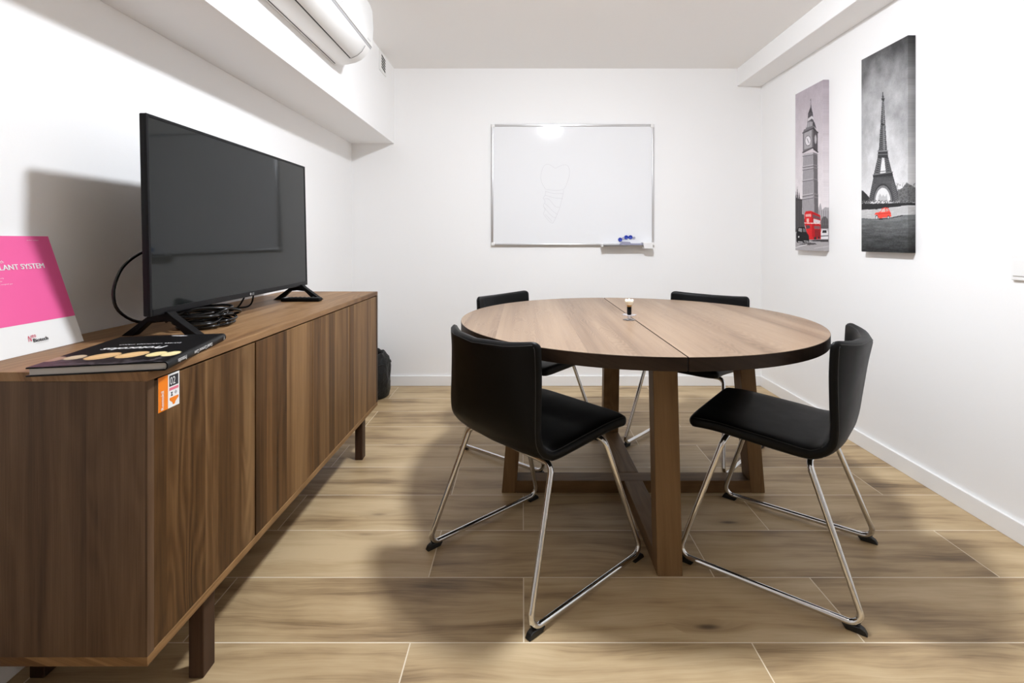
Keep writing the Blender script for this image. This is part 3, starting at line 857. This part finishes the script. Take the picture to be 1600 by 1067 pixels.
def on_board(px, py):
    return ((px - PX0) / FPX * WY, WY + 0.005, CAMH - (py - PY0) / FPX * WY)
Rx = Matrix.Rotation(math.pi / 2, 4, 'X')
labs = ['round blue magnet, lowest and leftmost of the three blue ones on the whiteboard', 'round blue magnet in the middle of the three blue ones on the whiteboard', 'round blue magnet, rightmost of the three blue ones on the whiteboard']
for (px, py), lab in zip(((969.0, 374.4), (978.6, 370.8), (985.2, 370.6)), labs):
    p = on_board(px, py)
    o = MB().lathe([(0.0152, 0.0), (0.0155, 0.002), (0.0150, 0.0075), (0.0135, 0.009), (0.012, 0.0082)], k=24, mat=Rx).build('magnet', M['blue'], None, 40)
    o.location = p; tag(o, lab, 'magnet', 'magnets on the whiteboard')
for (px, py), lab in zip(((973.9, 372.4), (990.8, 371.6)), ('small grey magnet between the blue magnets on the whiteboard', 'small grey magnet at the right end of the row of magnets on the whiteboard')):
    p = on_board(px, py)
    o = MB().lathe([(0.0098, 0.0), (0.010, 0.002), (0.0096, 0.006), (0.0085, 0.007), (0.0075, 0.0064)], k=24, mat=Rx).build('magnet', M['grey_magnet'], None, 40)
    o.location = p; tag(o, lab, 'magnet', 'magnets on the whiteboard')
er = thing('eraser', 'grey felt eraser lying on the whiteboard pen tray', 'eraser', (0.80, YB - 0.048, WZ0 + 0.001))
MB().prism([(-0.082, 0.0), (0.078, 0.0), (0.078, 0.017), (-0.006, 0.018), (-0.014, 0.029), (-0.062, 0.031), (-0.076, 0.017)], 1, -0.026, 0.026, 0.003).build('felt_pad', M['eraser'], er)
MB().box(-0.080, 0.077, -0.0268, -0.022, -0.001, 0.004, 0.001).build('base_strip', M['print_dark'], er)
o = thing('paper_pad', 'small white block at the end of the whiteboard tray', 'pad', (0.912, YB - 0.050, WZ0))
MB().prism([(-0.032, 0.026), (0.036, 0.026), (0.040, -0.020), (-0.024, -0.020)], 1, -0.036, 0.030, 0.002).build('block', M['print_white'], o)

# ------------------------------------------------------------------ canvases on the right wall
def ctower(V):
    q = to_px(V); c = Canvas((q[:, 0] - 1220) * 3.557, (q[:, 1] - 110) * 3.557); x, y = c.X, c.Y
    nz = vnoise(V[:, 1] * 30, V[:, 2] * 22, 7)
    g = np.clip((y - 60) / 650, 0, 1)[:, None]
    c.c = np.array((176, 166, 174)) * (1 - g) + np.array((232, 226, 229)) * g + (nz[:, None] - 0.5) * 18
    # ground
    c.poly([(70, 880), (280, 870), (280, 1010), (70, 1010)], (172, 168, 170))
    # gothic roofs at the left
    for x0, w, t in ((80, 9, 690), (92, 8, 645), (102, 9, 672), (110, 7, 705), (84, 6, 665)):
        c.poly([(x0 - w, 760), (x0, t), (x0 + w, 760)], (84, 80, 84))
    c.poly([(70, 715), (125, 715), (135, 890), (70, 900)], (72, 68, 70))
    for k in range(6):
        c.line(80 + k * 9, 725, 82 + k * 9, 880, 1.4, (112, 108, 110), 0.7)
    # far buildings at the right
    c.poly([(205, 800), (212, 760), (220, 735), (230, 775), (245, 760), (280, 765), (280, 890), (205, 890)], (176, 172, 176))
    c.poly([(222, 835), (235, 812), (252, 812), (265, 835), (265, 880), (222, 880)], (96, 92, 94))
    for k in range(5):
        c.line(214 + k * 12, 778, 214 + k * 12, 860, 1.6, (120, 116, 118), 0.8)
    # shaft of the tower: lit face and shaded face
    c.poly([(124, 465), (180, 455), (187, 800), (118, 800)], (172, 168, 172))
    c.poly([(180, 455), (203, 462), (209, 800), (187, 800)], (112, 108, 111))
    st = 0.5 + 0.5 * np.sin(x * 1.05 + nz * 3)
    inside = (x > 124) & (x < 205) & (y > 470) & (y < 795)
    c.blend(inside * np.clip(st - 0.35, 0, 1) * 0.5 * (0.5 + vnoise(V[:, 1] * 120, V[:, 2] * 60, 12)), (74, 70, 73))
    for yy in (468, 530, 545, 608, 690, 708):
        c.line(121, yy + 4, 181, yy - 6, 2.6, (196, 192, 196), 0.85); c.line(181, yy - 6, 205, yy, 2.4, (140, 136, 139), 0.85)
        c.line(121, yy + 10, 181, yy, 1.6, (70, 66, 69), 0.7)
    # clock stage
    c.poly([(123, 345), (128, 330), (178, 303), (205, 345), (205, 448), (178, 430), (123, 462)], (118, 114, 118))
    c.poly([(180, 306), (205, 348), (205, 458), (180, 440)], (84, 80, 83))
    c.poly([(130, 350), (172, 330), (173, 425), (130, 440)], (168, 164, 168))
    c.ell(151, 391, 17, 29, (92, 88, 91)); c.ell(151, 391, 14.5, 26, (226, 222, 226)); c.line(151, 391, 145, 378, 1.3, (60, 58, 60)); c.line(151, 391, 157, 404, 1.3, (60, 58, 60))
    c.ell(193, 383, 7, 26, (150, 146, 149)); c.ell(193, 383, 4.5, 20, (190, 186, 190))
    for yy in (340, 448):
        c.line(122, yy + 8, 178, yy - 18, 3.0, (84, 80, 84)); c.line(178, yy - 18, 206, yy + 6, 3.0, (66, 62, 65))
    # belfry and spire
    c.poly([(136, 335), (148, 285), (178, 275), (196, 318), (178, 305)], (126, 122, 126))
    c.poly([(178, 275), (188, 290), (198, 325), (178, 305)], (78, 75, 78))
    for k in range(4):
        c.line(146 + k * 9, 292 - k * 2, 144 + k * 9, 316 - k * 3, 2.2, (212, 208, 211), 0.8)
    c.poly([(148, 285), (152, 240), (166, 225), (178, 235), (182, 290), (165, 280)], (88, 84, 88))
    c.poly([(151, 268), (172, 252), (181, 262), (182, 276), (172, 268), (150, 284)], (204, 200, 204))
    c.poly([(150, 245), (164, 205), (170, 205), (178, 240), (166, 232)], (74, 70, 74))
    c.poly([(164, 208), (167, 172), (171, 208)], (96, 92, 96)); c.line(167, 178, 167, 158, 1.4, (128, 122, 126)); c.ell(165, 165, 3, 3, (120, 116, 118))
    # red double decker (detail coordinates 8.89 px/px)
    D = lambda p: [((1235 + a / 8.89 - 1220) * 3.557, (280 + b / 8.89 - 110) * 3.557) for a, b in p]
    c.poly(D([(195, 480), (215, 445), (290, 440), (415, 500), (420, 560), (425, 830), (330, 838), (255, 840), (215, 690), (195, 610)]), (214, 44, 48))
    c.poly(D([(300, 450), (415, 505), (420, 830), (330, 838), (298, 780)]), (184, 32, 38))
    c.poly(D([(210, 485), (285, 482), (288, 520), (212, 522)]), (232, 170, 168)); c.poly(D([(225, 545), (258, 545), (258, 595), (225, 595)]), (238, 186, 178))
    c.poly(D([(305, 485), (410, 525), (412, 560), (308, 535)]), (112, 82, 86)); c.poly(D([(320, 548), (418, 575), (418, 610), (320, 605)]), (216, 206, 208))
    c.poly(D([(192, 602), (300, 605), (420, 612), (420, 622), (300, 618), (192, 614)]), (240, 208, 206))
    c.poly(D([(215, 640), (270, 640), (275, 685), (222, 688)]), (98, 74, 78)); c.poly(D([(330, 650), (410, 650), (410, 692), (332, 690)]), (130, 92, 96))
    c.poly(D([(335, 700), (415, 700), (418, 800), (340, 815)]), (138, 36, 40)); c.ell(*D([(345, 820)])[0], 7, 8, (52, 48, 50)); c.ell(*D([(395, 812)])[0], 5, 7, (52, 48, 50))
    # black cab and pale van
    c.poly(D([(85, 860), (80, 760), (100, 680), (120, 662), (205, 665), (225, 735), (255, 780), (262, 870), (180, 885), (95, 882)]), (36, 35, 37))
    c.poly(D([(108, 720), (116, 680), (158, 682), (160, 735)]), (150, 148, 150)); c.poly(D([(172, 684), (204, 684), (216, 730), (175, 735)]), (108, 106, 108))
    c.ell(*D([(115, 800)])[0], 4, 5, (214, 212, 214)); c.line(*D([(110, 868)])[0], *D([(165, 872)])[0], 2.2, (206, 204, 206)); c.line(*D([(190, 858)])[0], *D([(245, 862)])[0], 2.0, (190, 188, 190))
    c.poly(D([(425, 830), (422, 740), (440, 700), (505, 695), (525, 745), (525, 830)]), (228, 226, 228)); c.poly(D([(440, 745), (448, 710), (500, 708), (505, 748)]), (62, 60, 62)); c.line(*D([(425, 790)])[0], *D([(522, 785)])[0], 2.6, (88, 86, 88))
    # shadows on the road belong to the print
    c.poly(D([(110, 905), (250, 880), (340, 885), (370, 905), (250, 915)]), (84, 80, 82)); c.poly(D([(260, 850), (420, 835), (530, 840), (530, 868), (330, 866)]), (70, 66, 68))
    c.line(*D([(70, 950)])[0], *D([(230, 905)])[0], 2.0, (222, 220, 221)); c.line(*D([(330, 960)])[0], *D([(530, 930)])[0], 2.0, (198, 194, 197))
    return np.clip(c.c + (vnoise(V[:, 1] * 300, V[:, 2] * 300, 40, 2)[:, None] - 0.5) * 14, 0, 255)

def itower(V):
    q = to_px(V); c = Canvas((q[:, 0] - 1330) * 2.808, (q[:, 1] - 40) * 2.808); x, y = c.X, c.Y
    cl = vnoise(V[:, 1] * 9, V[:, 2] * 9 + 3, 17); cl2 = vnoise(V[:, 1] * 24 + 5, V[:, 2] * 16, 23)
    base = np.interp(y, [40, 140, 260, 380, 520, 640, 720], [82, 106, 146, 176, 196, 218, 226])
    side = np.clip(np.abs(x - 140) / 130, 0, 1) ** 2
    g = base + (cl - 0.5) * 95 * np.clip(1.25 - (y - 300) / 420, 0.25, 1) + (cl2 - 0.5) * 36 - side * 26
    c.c = np.stack([g, g, g * 1.01], 1)
    iron = (66, 66, 68); mid = (106, 106, 108)
    # skyline and trees
    c.poly([(30, 722), (52, 724), (66, 738), (78, 752), (84, 780), (30, 790)], (56, 56, 57))
    c.poly([(186, 742), (205, 722), (225, 712), (243, 688), (262, 700), (285, 712), (285, 790), (186, 788)], (112, 112, 113))
    tm = ((y > 690) & (y < 782) & (x > 188)) * np.clip((vnoise(x / 5, y / 5, 9) - 0.5) * 4, 0, 1)
    c.blend(tm * 0.7, (70, 70, 71))
    # upper shaft, lattice lit on one side
    c.poly([(136, 322), (143, 322), (157, 548), (121, 548)], iron)
    c.poly([(138.5, 330), (141, 330), (150, 545), (138, 545)], (128, 128, 130))
    for k in range(26):
        yy = 330 + k * 8.4; w = 3 + (yy - 322) / 226 * 15
        c.line(139.5 - w * 0.9, yy, 139.5 + w * 0.9, yy + 7, 0.9, (168, 168, 170), 0.8); c.line(139.5 + w * 0.9, yy, 139.5 - w * 0.9, yy + 7, 0.9, (44, 44, 46), 0.8)
    c.poly([(132, 318), (147, 318), (145, 328), (134, 328)], (58, 58, 60)); c.line(138.5, 293, 138.8, 318, 1.9, (70, 70, 72)); c.ell(139, 312, 5, 6, (74, 74, 76))
    c.ell(138, 434, 7, 5, (58, 58, 60))
    # second platform
    c.poly([(118, 546), (160, 546), (161, 566), (163, 580), (115, 580), (117, 566)], (62, 62, 64)); c.line(117, 551, 161, 549, 2.2, (150, 150, 152)); c.line(116, 566, 162, 564, 1.6, (122, 122, 124))
    # middle legs
    c.poly([(116, 578), (135, 578), (126, 652), (98, 656)], iron); c.poly([(145, 578), (163, 578), (181, 652), (153, 652)], iron)
    c.poly([(135, 596), (146, 596), (153, 650), (127, 650)], (222, 222, 223)); c.line(128, 640, 152, 638, 1.6, (90, 90, 92))
    for k in range(8):
        yy = 582 + k * 9; l = 115 - k * 2.3; r = 134 - k * 1.1
        c.line(l, yy, r, yy + 8, 1.0, (150, 150, 152), 0.8); c.line(r, yy, l, yy + 8, 1.0, (118, 118, 120), 0.8)
        l2 = 146 + k * 1.0; r2 = 164 + k * 2.1
        c.line(l2, yy, r2, yy + 8, 1.0, (140, 140, 142), 0.8); c.line(r2, yy, l2, yy + 8, 1.0, (96, 96, 98), 0.8)
    # first platform
    c.poly([(95, 655), (182, 642), (183, 662), (96, 668)], (56, 56, 58)); c.line(95, 655, 182, 642, 1.8, (126, 126, 128))
    # great arch and lower legs
    c.poly([(97, 666), (184, 660), (206, 738), (203, 772), (176, 772), (140, 772), (104, 772), (76, 770)], (84, 84, 86))
    c.poly([(97, 668), (183, 662), (187, 682), (94, 690)], (70, 70, 72))
    for k in range(14):
        c.line(97 + k * 6.4, 668, 97 + k * 6.4, 688, 0.9, (134, 134, 136), 0.7)
    c.ell(139, 772, 43, 78, (58, 58, 60), ((y < 775)).astype(float)); c.ell(139, 772, 40, 71, (126, 126, 128), (y < 775).astype(float)); c.ell(139, 774, 33, 62, (226, 226, 227), (y < 775).astype(float))
    for k in range(10):
        yy = 690 + k * 8; l = 92 - k * 1.7
        c.line(l, yy, l + 14, yy + 8, 1.0, (146, 146, 148), 0.7); c.line(l + 14, yy, l, yy + 8, 1.0, (40, 40, 42), 0.7)
        r = 188 + k * 1.8
        c.line(r, yy, r - 12, yy + 8, 1.0, (140, 140, 142), 0.7)
    c.poly([(118, 772), (120, 748), (126, 736), (134, 750), (140, 740), (148, 752), (156, 738), (160, 772)], (188, 188, 190))
    # crowd, hedge, pale road, dark road
    cm = (y > 766) & (y < 786); c.blend(cm * np.clip((vnoise(x / 3, y / 3, 31) - 0.42) * 5, 0, 1), (84, 84, 85)); c.blend(cm * np.clip((vnoise(x / 3 + 9, y / 3, 37) - 0.6) * 6, 0, 1), (214, 214, 215))
    edge = 782 + (x - 40) * -0.02
    c.blend((y > edge), (50, 50, 51))
    e1 = np.interp(x, [40, 110, 180, 250, 290], [808, 806, 797, 788, 788]); c.blend(y > e1, (188, 188, 189))
    c.blend((y > e1) * np.clip((vnoise(x / 26, y / 6, 51) - 0.5) * 3, 0, 1) * 0.6, (228, 228, 229))
    e2 = np.interp(x, [40, 100, 170, 220, 290], [844, 848, 842, 832, 828])
    gr = np.interp(y, [830, 860, 900, 950, 1000], [118, 112, 92, 66, 48]) + (vnoise(x / 40, y / 7, 55) - 0.5) * 46 + (vnoise(x / 4, y / 4, 57) - 0.5) * 24
    rd = (y > e2).astype(float)[:, None]; c.c = c.c * (1 - rd) + np.stack([gr, gr * 1.02, gr * 1.03], 1) * rd
    # little red car (detail coordinates 6.667 px/px)
    D = lambda p: [((1335 + a / 6.667 - 1330) * 2.808, (250 + b / 6.667 - 40) * 2.808) for a, b in p]
    c.poly(D([(240, 612), (380, 600), (505, 572), (508, 582), (400, 604), (260, 622)]), (40, 40, 42))
    c.poly(D([(208, 570), (222, 548), (268, 540), (290, 502), (318, 494), (348, 497), (362, 515), (382, 560), (384, 588), (345, 600), (262, 606), (245, 600), (240, 570), (222, 572)]), (232, 82, 70))
    c.poly(D([(275, 542), (294, 508), (318, 504), (322, 540)]), (214, 186, 180)); c.poly(D([(328, 504), (346, 505), (358, 530), (330, 538)]), (206, 160, 152))
    c.line(*D([(245, 560)])[0], *D([(380, 552)])[0], 1.0, (176, 48, 42)); c.ell(*D([(232, 596)])[0], 6.4, 10.5, (38, 38, 40)); c.ell(*D([(232, 598)])[0], 4.0, 7, (206, 206, 208)); c.ell(*D([(355, 596)])[0], 5.6, 7, (48, 48, 50)); c.ell(*D([(354, 597)])[0], 3.6, 4.6, (200, 200, 202))
    vg = 1 - 0.12 * np.clip((x - 240) / 40, 0, 1)
    return np.clip(c.c * vg[:, None] + (vnoise(V[:, 1] * 300, V[:, 2] * 300, 41, 2)[:, None] - 0.5) * 16, 0, 255)

CD = 0.035
def canvas_print(label, y0, y1, z0, z1, painter, edge, nu, nv):
    XO = (XR, (y0 + y1) / 2, z0)
    cp = thing('canvas_picture', label, 'picture', XO, 'tall canvas pictures on the right wall')
    x = XR - CD
    MB().box(x + 0.0006, XR, y0 + 0.0006, y1, z0, z1, 0.0015).build('stretched_canvas', edge, cp, None, XO)
    grid_mesh('printed_picture', [((x, y1, z0 + 0.0012), (0, y0 - y1, 0), (0, 0, z1 - z0 - 0.0024), nu, nv),
                                  ((x, y0, z0 + 0.0012), (CD - 0.0012, 0, 0), (0, 0, z1 - z0 - 0.0024), 16, nv)], painter, M['canvas_print'], cp, XO)
canvas_print('pale tall canvas picture of a clock tower with a red double-decker bus', 2.858, 3.148, 1.017, 2.012, ctower, M['canvas_pale'], 130, 440)
canvas_print('dark tall canvas picture of an iron lattice tower with a small red car', 2.229, 2.535, 1.022, 2.008, itower, M['canvas_dark'], 150, 460)

# ------------------------------------------------------------------ wall switch
so = (XR, 1.742, 0.982)
sw = thing('light_switch', 'white switch plate on the right wall past the canvas pictures', 'switch', so)
MB().box(-0.011, 0.0, -0.043, 0.043, -0.046, 0.046, 0.003).build('plate', M['white_plastic'], sw)
MB().box(-0.0145, -0.010, -0.034, 0.034, -0.031, 0.029, 0.002).build('rocker', M['white_plastic'], sw)

# ------------------------------------------------------------------ air conditioner on the soffit
AY0, AY1 = 1.655, 2.500
AO = (SX, (AY0 + AY1) / 2, 1.966)
ac = thing('air_conditioner', 'white wall air conditioner on the soffit above the television', 'air conditioner', AO)
prof = [(SX, 2.285), (-0.80, 2.285), (-0.775, 2.272), (-0.766, 2.24), (-0.762, 2.15), (-0.768, 2.055), (-0.776, 2.036), (-0.792, 2.012), (-0.815, 1.992), (-0.845, 1.978), (-0.885, 1.969), (-0.925, 1.966), (SX, 1.966)]
MB().prism(prof, 1, AY0, AY1, 0.006, 3).build('body', M['white_plastic'], ac, 35, AO)
fp = [(-0.80, 2.288), (-0.772, 2.276), (-0.760, 2.24), (-0.7555, 2.15), (-0.7605, 2.058), (-0.7685, 2.058), (-0.764, 2.15), (-0.768, 2.24), (-0.776, 2.270), (-0.80, 2.282)]
panel = MB().prism(fp, 1, AY0 - 0.002, AY1 + 0.002, 0.0015).build('front_panel', M['white_plastic'], ac, 35, AO)
fl = [(-0.7725, 2.038), (-0.789, 2.0095), (-0.812, 1.989), (-0.8425, 1.9748), (-0.8435, 1.979), (-0.815, 1.994), (-0.793, 2.014), (-0.778, 2.038)]
MB().prism(fl, 1, AY0 + 0.07, AY1 - 0.075, 0.001).build('air_flap', M['white_plastic'], ac, 35, AO)
MB().prism([(-0.8425, 1.9752), (-0.8485, 1.9745), (-0.8485, 1.985), (-0.8425, 1.985)], 1, AY0 + 0.07, AY1 - 0.075).prism([(x_ + 0.0006, z_ - 0.0006) for x_, z_ in fl[:4]] + fl[4:], 1, AY1 - 0.0765, AY1 - 0.0745).build('outlet_slot', M['dark_slot'], ac, None, AO)
MB().prism([(-0.7685, 2.050), (-0.7645, 2.057), (-0.772, 2.057), (-0.777, 2.044)], 1, AY0, AY1).build('accent_strip', M['grey_plastic'], ac, None, AO)
MB().box(-0.940, -0.936, AY0 + 0.05, AY1 - 0.03, 1.9652, 1.968).build('bottom_groove', M['dark_slot'], ac, None, AO)
lettering('LG', M['print_grey'], panel, Vector((-0.7595, 2.055, 2.070)) - Vector(AO), (0, 1, 0), (0.05, 0, 1), h=0.014, lift=0.0018)
lettering('INVERTER', M['print_grey'], panel, Vector((-0.7595, 2.415, 2.068)) - Vector(AO), (0, 1, 0), (0.05, 0, 1), w=0.045, h=0.006, lift=0.0018)

# ------------------------------------------------------------------ small vent near the ceiling
vo_ = (SX, 3.355, 2.285)
vt = thing('wall_vent', 'small white slotted vent on the soffit face just below the ceiling', 'vent', vo_)
MB().box(0.0, 0.007, -0.078, 0.078, -0.068, 0.068, 0.003).build('plate', M['white_plastic'], vt)
for k in range(5):
    z = 0.034 - k * 0.019
    MB().prism([(-0.040, z + 0.002), (0.048, z - 0.010), (0.048, z + 0.002), (-0.040, z + 0.014)], 0, 0.0066, 0.0076).build('slot', M['dark_slot'], vt)

# ------------------------------------------------------------------ bin with a black liner in the far corner
bo = (-1.075, 3.425, 0.0)
bn_ = thing('waste_bin', 'black waste bin with a crumpled liner in the far corner past the sideboard', 'bin', bo)
def crump(r, h, a):
    w = mnoise.noise(Vector((math.cos(a) * 2.6, math.sin(a) * 2.6, h * 11)))
    w2 = mnoise.noise(Vector((math.cos(a) * 6 + 4, math.sin(a) * 6, h * 26)))
    k = min(1, h / 0.08)
    return r + k * (0.013 * w + 0.007 * w2), h + (0.014 * w * k if h > 0.24 else 0)
pf = [(0.132, 0.0), (0.146, 0.006), (0.152, 0.04), (0.155, 0.08), (0.156, 0.12), (0.155, 0.16), (0.152, 0.20), (0.147, 0.235), (0.138, 0.265), (0.126, 0.290), (0.116, 0.304), (0.108, 0.302), (0.104, 0.285), (0.100, 0.24), (0.095, 0.16), (0.08, 0.10)]
MB().lathe(pf, k=96, fn=crump).build('bin_liner', M['liner'], bn_, 70)
P = []
for i in range(48):
    a = 2 * math.pi * i / 48
    r, h = crump(0.150, 0.232, a)
    P.append((r * math.cos(a), r * math.sin(a), h))
MB().tube(P, 0.004, 8, closed=True).build('liner_fold', M['liner'], bn_, 70)
o = MB().box(-0.006, 0.006, -0.003, 0.0, -0.004, 0.004).build('logo_mark', M['print_white'], bn_)
o.location = (0.055, -0.151, 0.055); o.rotation_euler = (0, 0, math.radians(20))
